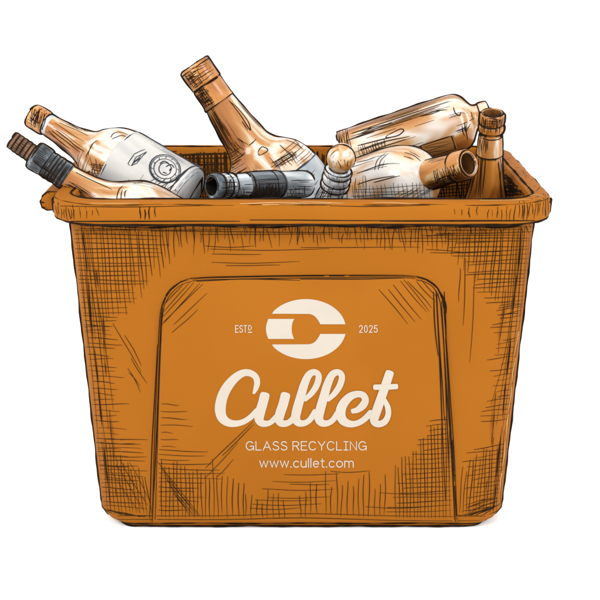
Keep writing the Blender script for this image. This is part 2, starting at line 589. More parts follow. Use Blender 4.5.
# dark clumps at the feet
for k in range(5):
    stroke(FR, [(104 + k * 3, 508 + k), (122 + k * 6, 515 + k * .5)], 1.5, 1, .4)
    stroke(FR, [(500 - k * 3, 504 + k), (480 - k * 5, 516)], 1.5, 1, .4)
FINE[:] = [1.0, 0.0]
# painted highlight: pale strokes down the right corner
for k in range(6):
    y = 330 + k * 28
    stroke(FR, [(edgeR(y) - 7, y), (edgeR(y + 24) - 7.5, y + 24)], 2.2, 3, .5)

# ---- ink on the rim
RM = [(rim, rim_bvh)]
hatch(RM, (56, 206), (57, 219), (74, 207), (75, 222), 8, .9)
hatch(RM, (79, 208), (80, 219), (98, 209), (99, 216), 4, .8)
hatch(RM, (140, 208), (140, 219), (155, 208), (155, 218), 4, 1.1, jit=1)
hatch(RM, (548, 194), (547, 214), (520, 203), (519, 220), 12, .9)
hatch(RM, (515, 206), (514, 221), (488, 207), (488, 219), 7, .7)
hatch(RM, (455, 208), (455, 216), (478, 208), (478, 218), 4, .9)
hatch(RM, (505, 160), (511, 158), (545, 186), (540, 192), 14, .6, mi=2)
hatch(RM, (150, 146), (150, 150), (225, 146), (225, 150), 14, .8, mi=2)
for y, x0, x1, w in ((221, 60, 240, 1.4), (220, 250, 400, 1.0), (220.5, 380, 545, 1.6), (206, 60, 200, .7), (205.6, 330, 430, .7)):
    stroke(RM, [(x0, y), ((x0 + x1) / 2, y + .6), (x1, y)], w, 1, .4)
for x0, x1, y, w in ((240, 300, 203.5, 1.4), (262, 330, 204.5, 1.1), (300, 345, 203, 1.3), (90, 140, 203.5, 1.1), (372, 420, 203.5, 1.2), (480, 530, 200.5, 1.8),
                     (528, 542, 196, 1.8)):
    stroke(RM, [(x0, y), ((x0 + x1) / 2, y - .4), (x1, y)], w, 3, .5)  # highlights painted as pale strokes on the rim's top

# ---- ink inside the crate, on its back and right walls
IN = [(body, body_bvh), (rim, rim_bvh)]
hatch(IN, (140, 152), (141, 196), (226, 152), (227, 198), 34, 1.5, jit=4, zmax=0.4045)
hatch(IN, (150, 156), (226, 155), (150, 190), (226, 192), 11, 1.0, jit=5, zmax=0.4045)
hatch(IN, (146, 149), (148, 198), (228, 149), (228, 198), 40, 1.3, mi=2, jit=4, zmax=0.4045)
hatch(IN, (150, 152), (226, 151), (150, 196), (226, 197), 14, 1.1, mi=2, jit=5, zmax=0.4045)
hatch(IN, (500, 160), (534, 190), (500, 192), (524, 196), 14, 1.3, jit=3, zmax=0.4045)
hatch(IN, (498, 160), (499, 197), (533, 188), (533, 197), 26, 1.2, mi=2, jit=3, zmax=0.4045)
hatch(IN, (305, 148), (306, 190), (340, 147), (341, 190), 14, 1.6, jit=3, zmax=0.4045)
hatch(IN, (498, 158), (500, 196), (534, 190), (534, 196), 18, 1.5, jit=4, zmax=0.4045)
hatch(IN, (500, 165), (512, 162), (500, 195), (534, 194), 12, 1.1, jit=4, zmax=0.4045)
hatch(IN, (428, 184), (430, 199), (474, 178), (474, 199), 16, 1.3, jit=3, zmax=0.4045)
hatch(IN, (428, 190), (474, 184), (428, 199), (474, 197), 5, 1.0, jit=3, zmax=0.4045)
hatch(IN, (180, 185), (180, 199), (212, 180), (212, 199), 12, 1.3, jit=3, zmax=0.4045)

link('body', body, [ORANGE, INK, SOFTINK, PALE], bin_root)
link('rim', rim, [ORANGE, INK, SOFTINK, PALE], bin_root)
link('front_panel', panel, [ORANGE, INK, SOFTINK, PALE], bin_root)

# ---- side handle, sticking out under the left rim
hb = bmesh.new()
prof = [(-0.288, 0.405), (-0.303, 0.405), (-0.310, 0.400), (-0.313, 0.392), (-0.311, 0.385), (-0.305, 0.382), (-0.288, 0.382)]
hl = []
for y, k in ((0.088, 0.72), (0.092, 0.95), (0.10, 1.0), (0.18, 1.0), (0.32, 1.0), (0.328, 0.95), (0.332, 0.72)):
    hl.append([Vector((-0.288 + (x + 0.288) * k, y, 0.3925 + (z - 0.3925) * k)) for x, z in prof])
hr = skin(hb, hl)
hb.faces.new(hr[0])
hb.faces.new(list(reversed(hr[-1])))
bmesh.ops.recalc_face_normals(hb, faces=hb.faces)
h_bvh = tree(hb)
for idx in (0, 1):
    pass
tube(hb, [p for p in hl[1]], 0.0011, 1, wob=.3)
for j, r in ((3, .0012), (4, .0008)):
    tube(hb, [lp[j] for lp in hl], r, 1, wob=.4)
tube(hb, [lp[1] for lp in hl[:3]], 0.0005, 1, wob=.4)
link('handle', hb, [HANDLE, INK], bin_root)


# ---- printing on the panel
def polys_on_panel(bm, polys, lift):
    for k, poly in enumerate(polys):
        vs = []
        for x, y in poly:
            p, n = on(panel_bvh2, x, y)
            vs.append(bm.verts.new(p + WN * lift))
        f = bm.faces.new(vs)
        bmesh.ops.triangulate(bm, faces=[f])
    bmesh.ops.recalc_face_normals(bm, faces=bm.faces)


class PlaneHit:                      # the flat face of the panel
    def __init__(self):
        self.p = on(panel_bvh, 300, 400)[0]

    def ray_cast(self, o, d):
        t = (self.p - o).dot(WN) / d.dot(WN)
        return o + d * t, WN, 0, t


panel_bvh2 = PlaneHit()
z5 = lambda x, y: (255 + x / 6.0, 290 + y / 6.0)


def ell(t):
    return (305 + 240 * math.cos(t), 232 - 178 * math.sin(t))


up = [(102, 142)]
ta, tb = math.acos((102 - 305) / 240), math.asin((232 - 205) / 178.0)
for i in range(1, 40):
    up.append(ell(ta + (tb - ta) * i / 40))
up += [(543, 205), (392, 205), (384, 190), (374, 174), (362, 160), (348, 150), (335, 145), (322, 143)]
lowp = [(x, 468 - y) for x, y in up]
left = [(80, 173), (235, 173), (227, 190), (222, 210), (220, 232), (222, 255), (227, 275), (235, 293), (80, 293), (72, 272), (67, 250), (65, 232), (67, 214), (72, 193)]
bm = bmesh.new()
polys_on_panel(bm, [[z5(*p) for p in q] for q in (up, lowp, left)], 0.0003)
emblem = link('emblem', bm, [CREAM], bin_root)


def brush(pts, conv):
    """flat brush stroke outline with round ends from (x, y, width)"""
    S = spline(pts)
    L, R = [], []
    n = len(S)
    for i in range(n):
        a, b = S[max(i - 1, 0)], S[min(i + 1, n - 1)]
        tx, ty = b[0] - a[0], b[1] - a[1]
        d = math.hypot(tx, ty) or 1
        nx, ny = -ty / d, tx / d
        w = S[i][2] / 2
        L.append((S[i][0] + nx * w, S[i][1] + ny * w))
        R.append((S[i][0] - nx * w, S[i][1] - ny * w))
    return [conv(*p) for p in L], [conv(*p) for p in R], S


def letter(bm, strokes, conv, lift0):
    for k, st in enumerate(strokes):
        L, R, S = brush(st, conv)
        lift = lift0 + k * 0.00014
        P = lambda q, i=0: bm.verts.new(panel_bvh2.ray_cast(CAM, ray(*q))[0] + WN * (lift + i * 1e-6))
        a = [P(q, i) for i, q in enumerate(L)]
        b = [P(q, i) for i, q in enumerate(R)]
        for i in range(len(a) - 1):
            bm.faces.new((a[i], b[i], b[i + 1], a[i + 1]))
        for end in (0, -1):           # soft round ends
            x, y, w = S[end]
            x2, y2, _ = S[1 if end == 0 else -2]
            an = math.atan2(y - y2, x - x2)
            ei = 0 if end == 0 else len(S)
            sq = lambda t: (abs(math.cos(t)) ** 2.8 + abs(math.sin(t)) ** 2.8) ** (-1 / 2.8)
            arc = [P(conv(x + 0.5 * w * (math.cos(t) * .75 * math.cos(an) - math.sin(t) * math.sin(an)) * sq(t),
                          y + 0.5 * w * (math.cos(t) * .75 * math.sin(an) + math.sin(t) * math.cos(an)) * sq(t)), ei)
                   for t in [math.pi * (i / 12.0 - 0.5) for i in range(13)]]
            c = P(conv(x, y), ei)
            for i in range(12):
                bm.faces.new((c, arc[i], arc[i + 1]))
    bmesh.ops.recalc_face_normals(bm, faces=bm.faces)


z3 = lambda x, y: (205 + x / 6.0, 360 + y / 6.0)
z4 = lambda x, y: (300 + x / 6.0, 360 + y / 6.0)
word = bpy.data.objects.new('wordmark', None)
C_ = [(293, 198, 16), (305, 170, 30), (313, 135, 36), (303, 100, 38), (270, 78, 40), (228, 78, 44), (180, 108, 52), (135, 160, 60), (105, 220, 64),
      (92, 285, 66), (100, 338, 60), (130, 370, 50), (175, 381, 40), (225, 372, 34), (270, 345, 34), (312, 305, 36)]
U1 = [(358, 214, 58), (346, 262, 58), (331, 312, 60), (325, 352, 56), (340, 376, 46), (368, 381, 36), (395, 372, 32), (425, 345, 36)]
U2 = [(482, 214, 58), (470, 262, 58), (453, 312, 58), (444, 350, 56), (455, 375, 46), (485, 380, 38), (515, 365, 36), (545, 330, 40)]
L1 = [(30, 236, 26), (68, 200, 34), (98, 155, 38), (112, 110, 38), (106, 82, 36), (82, 72, 38), (52, 90, 44), (26, 145, 50), (4, 220, 54), (-16, 290, 56),
      (-26, 345, 54), (-10, 374, 46), (24, 378, 36), (58, 358, 34), (92, 310, 38)]
L2 = [(x + 139, y, w) for x, y, w in L1]
E_ = [(316, 305, 28), (345, 297, 36), (378, 270, 46), (392, 238, 42), (378, 210, 40), (343, 203, 40), (298, 220, 48), (258, 265, 56), (243, 315, 60),
      (256, 358, 54), (292, 380, 44), (335, 380, 36), (380, 358, 36), (425, 315, 38)]
T1 = [(536, 80, 52), (516, 140, 54), (492, 210, 54), (466, 285, 56), (446, 345, 54), (450, 372, 46), (475, 382, 40), (508, 368, 38), (528, 330, 35), (527, 285, 34),
      (508, 240, 26)]
T2 = [(450, 161, 32), (515, 160, 34), (577, 157, 32)]
bm = bmesh.new()
letter(bm, [C_, U1, U2], z3, 0.0003)
letter(bm, [L1, L2, E_, T1, T2], z4, 0.0005)
link('script_lettering', bm, [CREAM], bin_root)
bpy.data.objects.remove(word)


def arc(cx, cy, rx, ry, a0, a1, n=18):
    return [(cx + rx * math.cos(math.radians(a0 + (a1 - a0) * i / n)), cy + ry * math.sin(math.radians(a0 + (a1 - a0) * i / n))) for i in range(n + 1)]


# monoline sans letters: width, strokes on a grid whose capitals are 1 high
GLYPH = {
    'G': (.74, [arc(.37, .5, .37, .5, 42, 325), [(.40, .46), (.74, .46), (.74, 0)]]),
    'L': (.50, [[(0, 1), (0, 0), (.50, 0)]]),
    'A': (.74, [[(0, 0), (.37, 1), (.74, 0)], [(.13, .33), (.61, .33)]]),
    'S': (.58, [arc(.29, .755, .26, .245, 25, 200) + [(.10, .60), (.29, .52), (.48, .44)] + arc(.29, .255, .29, .255, 30, -160)]),
    'R': (.60, [[(0, 0), (0, 1), (.32, 1)] + arc(.34, .745, .25, .255, 90, -90) + [(.32, .49), (0, .49)], [(.34, .49), (.60, 0)]]),
    'E': (.54, [[(.54, 1), (0, 1), (0, 0), (.54, 0)], [(0, .52), (.48, .52)]]),
    'C': (.70, [arc(.37, .5, .37, .5, 42, 318)]),
    'Y': (.66, [[(0, 1), (.33, .46), (.66, 1)], [(.33, .46), (.33, 0)]]),
    'I': (.40, [[(0, 1), (.40, 1)], [(0, 0), (.40, 0)], [(.20, 1), (.20, 0)]]),
    'N': (.62, [[(0, 0), (0, 1), (.62, 0), (.62, 1)]]),
    'T': (.54, [[(0, 1), (.54, 1)], [(.27, 1), (.27, 0)]]),
    'D': (.56, [[(.02, 0), (0, 0), (0, 1), (.2, 1)] + arc(.22, .5, .34, .5, 90, -90) + [(.02, 0)]]),
    '2': (.54, [arc(.27, .72, .27, .28, 165, -25) + [(.02, 0), (.54, 0)]]),
    '0': (.54, [arc(.27, .5, .27, .5, 90, 450, 26)]),
    '5': (.54, [[(.50, 1), (.06, 1), (.02, .55)] + arc(.26, .32, .28, .32, 120, -155)]),
    'w': (.80, [[(0, .7), (.20, 0), (.40, .7), (.60, 0), (.80, .7)]]),
    '.': (.06, [[(.0, .02), (.06, .02)]]),
    'c': (.52, [arc(.28, .35, .28, .35, 45, 315)]),
    'u': (.50, [[(0, .7), (0, .26)] + arc(.25, .25, .25, .25, 180, 345), [(.50, .7), (.50, 0)]]),
    'l': (.02, [[(.01, 1), (.01, 0)]]),
    'e': (.55, [[(.01, .37), (.54, .37)] + arc(.275, .35, .265, .35, 5, 315)]),
    't': (.30, [[(.12, .93), (.12, .14), (.18, .01), (.30, 0)], [(0, .7), (.30, .7)]]),
    'o': (.58, [arc(.29, .35, .29, .35, 0, 360, 24)]),
    'm': (.84, [[(0, .7), (0, 0)], [(0, .42)] + arc(.21, .48, .21, .22, 170, 0, 10) + [(.42, 0)], [(.42, .42)] + arc(.63, .48, .21, .22, 170, 0, 10) + [(.84, 0)]]),
    ' ': (.12, []),
}


def monoline(bm, text, x0, x1, yb, yc, w, gap=.24, lift=0.0003):
    """thin even lettering fitted between x0 and x1 (photo pixels on the flat panel)"""
    tot = sum(GLYPH[c][0] for c in text) + gap * (len(text) - 1)
    kx = (x1 - x0) / tot
    x = x0
    cnt = 0
    for c in text:
        gw, strokes = GLYPH[c]
        for st in strokes:
            P = [(x + a * kx, yb - b_ * (yb - yc)) for a, b_ in st]
            cnt += 1
            n = len(P)
            rows = []
            closed = math.hypot(P[0][0] - P[-1][0], P[0][1] - P[-1][1]) < 0.05
            for i in range(n):
                a = P[i - 1] if i else (P[-2] if closed else P[0])
                b_ = P[i + 1] if i < n - 1 else (P[1] if closed else P[-1])
                t0 = Vector((P[i][0] - a[0], P[i][1] - a[1]))
                t1 = Vector((b_[0] - P[i][0], b_[1] - P[i][1]))
                t0 = t0.normalized() if t0.length > 1e-6 else t1.normalized()
                t1 = t1.normalized() if t1.length > 1e-6 else t0
                m = (t0 + t1)
                m = m.normalized() if m.length > 1e-3 else t0
                nn = Vector((-m.y, m.x))
                k = min(2.2, 1 / max(0.3, nn.dot(Vector((-t0.y, t0.x))))) * w / 2
                e = Vector((0, 0))
                if not closed and i == 0: e = -t0 * w * .5
                if not closed and i == n - 1: e = t0 * w * .5
                q = []
                for sg in (1, -1):
                    d = ray(P[i][0] + e.x + nn.x * k * sg, P[i][1] + e.y + nn.y * k * sg)
                    q.append(bm.verts.new(panel_bvh2.ray_cast(CAM, d)[0] + WN * (lift + (cnt % 3) * 0.00008)))
                rows.append(q)
            for p, q in zip(rows, rows[1:]):
                bm.faces.new((p[0], p[1], q[1], q[0]))
        x += (gw + gap) * kx
    bmesh.ops.recalc_face_normals(bm, faces=bm.faces)
    return bm


link('slogan_lettering', monoline(bmesh.new(), 'GLASS RECYCLING', 246.2, 366.2, 449.9, 441.5, 0.95), [CREAM], bin_root)
link('web_address', monoline(bmesh.new(), 'www.cullet.com', 259.8, 353.2, 467.0, 458.4, 1.0, gap=.22), [CREAM], bin_root)
est = monoline(bmesh.new(), 'EST', 235.6, 246.6, 332.2, 325.4, 0.8, gap=.30)
monoline(est, 'D', 248.6, 251.4, 329.8, 325.4, 0.7)
f = est.faces.new([est.verts.new(panel_bvh2.ray_cast(CAM, ray(*q))[0] + WN * 0.0003) for q in ((248.0, 331.7), (252.0, 331.7), (252.0, 332.7), (248.0, 332.7))])
bmesh.ops.recalc_face_normals(est, faces=est.faces)
link('date_lettering', est, [CREAM], bin_root)
link('date_lettering', monoline(bmesh.new(), '2025', 359.4, 377.2, 332.2, 325.4, 0.8, gap=.36), [CREAM], bin_root)


# ------------------------------------------------------------------ bottles
def prof_spline(pts, n=6):
    """smooth (s, r) profile; a doubled point keeps a corner"""
    out = []
    seg = [[]]
    for i, p in enumerate(pts):
        seg[-1].append(p)
        if i + 1 < len(pts) and pts[i + 1] == p:
            seg.append([])
    for sg in seg:
        out += spline(sg, n) if len(sg) > 2 else sg
    res = []
    for p in out:
        if not res or abs(p[0] - res[-1][0]) + abs(p[1] - res[-1][1]) > 1e-4:
            res.append(p)
    return res


class Bottle:
    """lathe along the line from the mouth (px0, depth0) to a second point; s runs in photo pixels from the mouth"""

    def __init__(self, p0, Y0, p1, Y1, S_base, label):
        self.A, self.B = W(*p0, Y0), W(*p1, Y1)
        self.S = math.hypot(p1[0] - p0[0], p1[1] - p0[1])
        self.ax = (self.B - self.A).normalized()          # mouth -> base
        self.k = (self.B - self.A).length / self.S        # metres per s
        mid = (self.A + self.B) / 2
        self.m = (mid - CAM).dot(FWD) / F                 # metres per pixel for radii
        view = (mid - CAM).normalized()
        self.side = self.ax.cross(view).normalized()
        if self.side.z < 0:
            self.side = -self.side
        self.front = self.side.cross(self.ax).normalized()
        if self.front.dot(view) > 0:
            self.front = -self.front
        base = self.A + self.ax * self.k * S_base
        z = -self.ax
        x = self.side
        y = z.cross(x)
        M = Matrix((x, y, z)).transposed().to_4x4()
        M.translation = base
        self.root = empty('glass_bottle', M)
        tag(self.root, label, 'bottle', 'empty bottles heaped in the crate')

    def P(self, s, r, ang):
        t = math.radians(ang)                             # 0 faces the viewer, 90 the upper side
        return self.A + self.ax * (self.k * s) + (self.front * math.cos(t) + self.side * math.sin(t)) * (r * self.m)

    def lathe(self, prof, seg=56, a0=None, a1=None, n=6, caps=True):
        bm = bmesh.new()
        pr = prof_spline(prof, n)
        full = a0 is None
        rings = []
        for s, r in pr:
            if r < 0.05:
                rings.append([bm.verts.new(self.P(s, 0, 0))])
                continue
            rings.append([bm.verts.new(self.P(s, r, (360 * j / seg) if full else a0 + (a1 - a0) * j / seg)) for j in range(seg if full else seg + 1)])
        for a, b in zip(rings, rings[1:]):
            k = max(len(a), len(b))
            for j in range(k if full else k - 1):
                j2 = (j + 1) % k
                vs = []
                for v in ((a[j] if len(a) > 1 else a[0]), (a[j2] if len(a) > 1 else a[0]), (b[j2] if len(b) > 1 else b[0]), (b[j] if len(b) > 1 else b[0])):
                    if v not in vs:
                        vs.append(v)
                if len(vs) > 2:
                    bm.faces.new(vs)
        bmesh.ops.recalc_face_normals(bm, faces=bm.faces)
        self.pr = pr
        self.bvh = tree(bm)
        self.bm = bm
        return bm

    def edge(self, s, r, s2, r2, a):
        """where the glass turns out of sight on the +90 or -90 side"""
        c = self.A + self.ax * (self.k * s)
        v = (c - CAM).normalized()
        na, nr_ = -(r2 - r) * self.m, (s2 - s) * self.k
        if abs(nr_) < 1e-6:
            return a
        Aq, Bq = self.front.dot(v), self.side.dot(v)
        h = math.hypot(Aq, Bq)
        q = -(na / nr_) * self.ax.dot(v) / h
        q = max(-0.9, min(0.9, q))
        a0 = math.degrees(math.atan2(Bq, Aq))
        d = math.degrees(math.acos(q))
        opts = [(a0 + d + 180) % 360 - 180, (a0 - d + 180) % 360 - 180]
        return min(opts, key=lambda t: abs(t - a))

    def seams(self, r0=0.0009, ang=(90, -90), s0=None, s1=None, wob=.45):  # inked outline added where the glass turns away from the camera
        r0 *= 1.55
        pr = [(s, r) for s, r in self.pr if (s0 is None or s >= s0) and (s1 is None or s <= s1)]
        for a in ang:
            pts = []
            for (s, r), (s2, r2) in zip(pr, pr[1:]):
                n = max(1, int(math.hypot(s2 - s, r2 - r) / 4))
                for i in range(n):
                    pts.append(self.P(s + (s2 - s) * i / n, r + (r2 - r) * i / n, self.edge(s, r, s2, r2, a)))
            pts.append(self.P(*pr[-1], self.edge(*pr[-2], *pr[-1], a)))
            tube(self.bm, pts, r0, 1, wob=wob, amp=0.0002)

    def ring(self, s, r, rad=0.0007, a0=-100, a1=100, wob=.5, mi=1):
        tube(self.bm, [self.P(s, r, a0 + (a1 - a0) * i / 30) for i in range(31)], rad, mi, wob=wob, amp=0.0002)

    def long(self, s0, s1, ang, r_at, w=0.0006, mi=1):
        """a stroke along the bottle; r_at(s) radius"""
        n = max(4, int(abs(s1 - s0) / 4))
        pts = []
        nr = []
        for i in range(n + 1):
            s = s0 + (s1 - s0) * i / n
            t = math.radians(ang)
            pts.append(self.P(s, r_at(s), ang))
            nr.append(self.front * math.cos(t) + self.side * math.sin(t))
        ribbon(self.bm, pts, nr, [w * (0.35 + 0.65 * math.sin(math.pi * (0.1 + 0.85 * i / n))) for i in range(n + 1)], mi)

    def r_at(self, s):
        pr = self.pr
        best = 0
        for (s0, r0), (s1, r1) in zip(pr, pr[1:]):
            if s0 <= s <= s1 and s1 > s0:
                best = max(best, r0 + (r1 - r0) * (s - s0) / (s1 - s0))
        return best

    def shade(self, s0, s1, a0, a1, n, w=0.0007, mi=1, ln=(.3, .8)):
        """fine drawn strokes that run along the glass"""
        for _ in range(n):
            L = (s1 - s0) * random.uniform(*ln)
            st = random.uniform(s0, s1 - L)
            t = random.random() ** 1.5
            self.long(st, st + L, a0 + (a1 - a0) * t, lambda s: self.r_at(s) + .05, w * random.uniform(.6, 1.3), mi)

    def arcs(self, s0, s1, a0, a1, n, w=0.0007, mi=1):
        """fine drawn strokes that run round the glass"""
        for i in range(n):
            s = s0 + (s1 - s0) * (i + random.uniform(-.3, .3)) / max(1, n - 1)
            s = min(max(s, s0), s1)
            r = self.r_at(s) + .05
            b0, b1 = a0 + random.uniform(-6, 6), a1 + random.uniform(-12, 12)
            pts, nr = [], []
            for k in range(9):
                a = b0 + (b1 - b0) * k / 8
                t = math.radians(a)
                pts.append(self.P(s + random.uniform(-.1, .1), r, a))
                nr.append(self.front * math.cos(t) + self.side * math.sin(t))
            ribbon(self.bm, pts, nr, [w * (.3 + .7 * math.sin(math.pi * (.15 + .8 * k / 8))) for k in range(9)], mi)

    def recolour(self, s0, s1, mi):
        for f in self.bm.faces:
            if f.material_index == 0:
                s = (f.calc_center_median() - self.A).dot(self.ax) / self.k
                if s0 <= s <= s1:
                    f.material_index = mi

    @property
    def T(self):
        return [(self.bm, self.bvh)]

    def add(self, name, mats, parent=None):
        return link(name, self.bm, mats, parent or self.root)


# 1 -- corked bottle leaning over the left rim
b = Bottle((11.5, 139.5), 0.105, (169, 246), 0.102, 250, 'tan bottle with brown ribbed stopper and grey collar, leaning out over the left rim')
b.lathe([(58, 9), (58, 9), (64, 12), (64, 12), (84, 14.5), (98, 18), (112, 25), (124, 34), (136, 41), (150, 45), (165, 46.5), (190, 47), (244, 47), (249, 45),
         (250, 42), (250, 42), (250, 0)])
b.seams(0.0010)
T = b.T
for pts in ([(76, 172), (93, 181), (112, 190)], [(64, 186), (80, 196), (92, 199)], [(68, 184), (86, 196)], [(71, 193), (84, 199)],
            [(117, 199), (119, 190), (123, 186)], [(121, 199), (122, 190)], [(125, 197), (125, 192), (127, 190)], [(133, 184), (150, 182), (166, 190)], [(140, 180), (160, 183), (168, 191)], [(172, 190), (173, 197)], [(176, 191), (178, 198)]):
    stroke(T, pts, 1.1, 1, .3)
hatch(T, (66, 188), (90, 198), (70, 181), (96, 196), 5, .7)
b.shade(68, 120, -85, -35, 12, .0007, 2)
b.shade(84, 160, 60, 85, 5, .0006, 2)
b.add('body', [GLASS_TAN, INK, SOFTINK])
b.lathe([(24, 0), (24, 0), (26, 11), (27, 13.2), (30, 14.2), (38, 14.2), (41, 13.6), (41.5, 12.6), (41.5, 12.6), (44, 12.4), (44, 12.4), (46, 13), (50, 12.6), (53, 13.1), (57, 12.6), (61, 13.2), (66, 12.8),
         (66.5, 11), (66.5, 11)])
b.seams(0.0011)
for s in (41.5, 46.5, 50, 53.5, 57, 61, 65):
    b.ring(s, 12.9, 0.0006)
b.ring(27.5, 13.2, 0.0010, -180, 180)
for i in range(22):
    a = -80 + i * 7.6
    b.long(28 + random.uniform(0, 3), 38 + random.uniform(-3, 2), a, lambda s: 14.3, 0.0008)
b.shade(28, 65, -90, -10, 26, .0008, 1)
b.arcs(42, 65, -85, 60, 14, .0006)
b.add('collar', [GREY_DARK, INK])
b.lathe([(0, 0), (0, 0), (0, 6.5), (0.8, 8), (3, 8.5), (5, 8.1), (8, 8.6), (10, 8.1), (13, 8.6), (15, 8.1), (18, 8.6), (20, 8.1), (23, 8.5), (25, 8.1), (27, 8.1), (27, 8.1), (27, 0)])
b.seams(0.0009)
for s in (0.8, 5, 10, 15, 20, 24):
    b.ring(s, 8.25, 0.0008, -110, 110)
for i in range(9):
    b.long(random.uniform(1, 10), random.uniform(14, 26), -70 + i * 17, lambda s: 8.6, 0.0006)
b.add('stopper', [CORK, INK])

# 2 -- open bottle with the round-emblem label
b = Bottle((32, 115), 0.275, (186, 207.5), 0.20, 178, 'open tan bottle with a white paper label bearing a round seal, second from the left')
b.lathe([(2, 0), (2, 0), (2, 9), (2, 9), (0.3, 9.4), (0, 10.5), (1.2, 12), (5, 12.4), (14, 12.2), (17, 11.6), (18, 10.6), (18, 10.6), (30, 11.4), (48, 13.6), (60, 16.2), (68, 20), (75, 27),
         (84, 33.5), (94, 37.5), (107, 39.2), (140, 39.6), (171, 39.6), (176, 37.5), (178, 33), (178, 33), (178, 0)])
b.recolour(0, 17.2, 3)
b.recolour(17.2, 22, 4)
b.recolour(168, 180, 4)
b.seams(0.0010)
b.ring(18, 11.2, 0.0009)
b.ring(1.2, 12, 0.0008, -180, 180)
b.ring(8, 12.4, 0.0006, -60, 60)
T = b.T
hatch(T, (34, 108), (30, 126), (46, 114), (42, 131), 12, .8)
for pts in ([(52, 131), (80, 152)], [(56, 130), (72, 143)], [(48, 131), (70, 149)], [(62, 119), (88, 132)], [(66, 122), (80, 130)], [(70, 141), (84, 152)],
            [(88, 155), (92, 145), (97, 141)], [(86, 157), (90, 148), (94, 143)], [(111, 138), (114, 133), (121, 132), (131, 137)], [(112, 139), (121, 136), (130, 138)]):
    stroke(T, pts, 1.0, 1, .4)
hatch(T, (90, 160), (94, 176), (112, 170), (116, 182), 9, .7, mi=2)
hatch(T, (90, 162), (112, 168), (92, 174), (114, 180), 6, .7, mi=2)
hatch(T, (58, 122), (86, 136), (54, 128), (82, 148), 3, .7, mi=2)
b.shade(2, 17, -85, 10, 14, .0009, 1)
b.shade(20, 70, -88, -35, 16, .0007, 2)
b.shade(24, 66, 55, 85, 6, .0006, 1)
b.arcs(68, 100, -75, -20, 12, .0007, 2)
b.arcs(170, 176, -80, 60, 4, .0008, 1)
b.shade(169, 176, -80, 20, 14, .0007, 1)
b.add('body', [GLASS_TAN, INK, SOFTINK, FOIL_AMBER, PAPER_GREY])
b.lathe([(104, 39.0), (104, 39.0), (106, 39.8), (107, 40.0), (168, 40.2), (169, 40.0), (169, 39.4), (169, 39.4)])
b.ring(104, 39.4, 0.0009)
b.ring(169, 40.0, 0.0012)
b.seams(0.0010)
T = b.T


def ell_px(cx, cy, rx, ry, rot, n=28):
    c, s_ = math.cos(rot), math.sin(rot)
    return [(cx + rx * math.cos(t) * c - ry * math.sin(t) * s_, cy + rx * math.cos(t) * s_ + ry * math.sin(t) * c) for t in [2 * math.pi * i / n for i in range(n + 1)]]


for rx, ry, w in ((15.5, 14, 1.3), (14.2, 12.6, .8), (11.5, 10, .9), (6.5, 6, 1.0)):
    stroke(T, ell_px(165, 169, rx, ry, 0.4), w, 1, .3, step=2, taper=.3)
for i in range(12):                 # small ticks round the seal
    t = 2 * math.pi * i / 12
    stroke(T, [(165 + 12 * math.cos(t), 169 + 10.6 * math.sin(t)), (165 + 14 * math.cos(t + .12), 169 + 12.4 * math.sin(t + .12))], .8, 1, .1, step=1)
for pts in ([(160, 164), (164, 161), (169, 164)], [(166, 167), (171, 165), (174, 168)], [(169, 171), (172, 168)], [(163, 172), (167, 174)]):
    stroke(T, pts, 1.4, 1, .3, step=2)
for pts in ([(128, 164), (134, 154)], [(134, 154), (145, 149.5)], [(131, 166), (136.5, 157)], [(136.5, 157), (146.5, 152)], [(131, 166), (137, 163)], [(137, 163), (142, 157)],
            [(142, 157), (146.5, 152)], [(134, 162), (141, 156)], [(133.5, 163.5), (140, 158)], [(128, 164), (129.5, 165.5)]):
    stroke(T, pts, .9, 1, .2, step=2, taper=.4)
hatch(T, (150, 182), (160, 176), (170, 196), (186, 182), 8, .7)
b.shade(130, 167, -80, 5, 40, .0007, 1)
b.arcs(140, 166, -75, 5, 12, .0006)
b.shade(108, 166, 60, 88, 6, .0006, 1)
b.add('label', [PAPER, GREYINK])
# base of that bottle keeps a hatched pale band: part of the body mesh above

# 3 -- tall centre bottle with foil capsule
b = Bottle((194, 65), 0.235, (300, 220.5), 0.22, 250, 'large round-shouldered bottle with brown foil capsule, its neck rising highest of all')
b.lathe([(40, 13), (40, 13), (42, 15), (42, 15), (60, 17.2), (76, 19.5), (88, 21), (96, 22.5), (104, 27), (111, 35), (119, 42), (128, 46.5), (140, 49.5), (158, 51), (240, 51), (247, 49), (250, 45), (250, 45), (250, 0)])
b.seams(0.0011)
T = b.T
for pts in ([(229, 101), (240, 115), (250, 130), (248, 121), (238, 108), (229, 101)], [(242, 122), (248, 130)], [(207, 110), (228, 147)], [(211, 108), (229, 136)], [(214, 112), (230, 142)],
            [(249, 146), (256, 139)], [(258, 153), (262, 147), (268, 150), (260, 155), (258, 153)], [(232, 163), (246, 152)], [(228, 168), (240, 159)], [(226, 174), (236, 166)], [(230, 178), (246, 168)],
            [(284, 137), (292, 138), (302, 148)], [(286, 140), (296, 144), (304, 150)], [(280, 145), (288, 152), (294, 158)], [(272, 163), (292, 152)], [(276, 166), (296, 154)]):
    stroke(T, pts, 1.1, 1, .3)
hatch(T, (226, 145), (236, 154), (240, 138), (250, 146), 6, .9)
hatch(T, (272, 162), (278, 168), (292, 152), (297, 160), 12, .8, mi=2)
hatch(T, (272, 165), (294, 152), (277, 168), (297, 158), 6, .7, mi=2)
hatch(T, (202, 180), (224, 160), (212, 188), (240, 170), 6, .8, mi=2)
hatch(T, (208, 112), (226, 146), (214, 108), (233, 140), 4, .6, mi=2)
b.shade(46, 100, -88, -40, 26, .0008, 1)
b.shade(48, 96, -60, -10, 8, .0006, 2)
b.shade(46, 96, 62, 88, 9, .0006, 2)
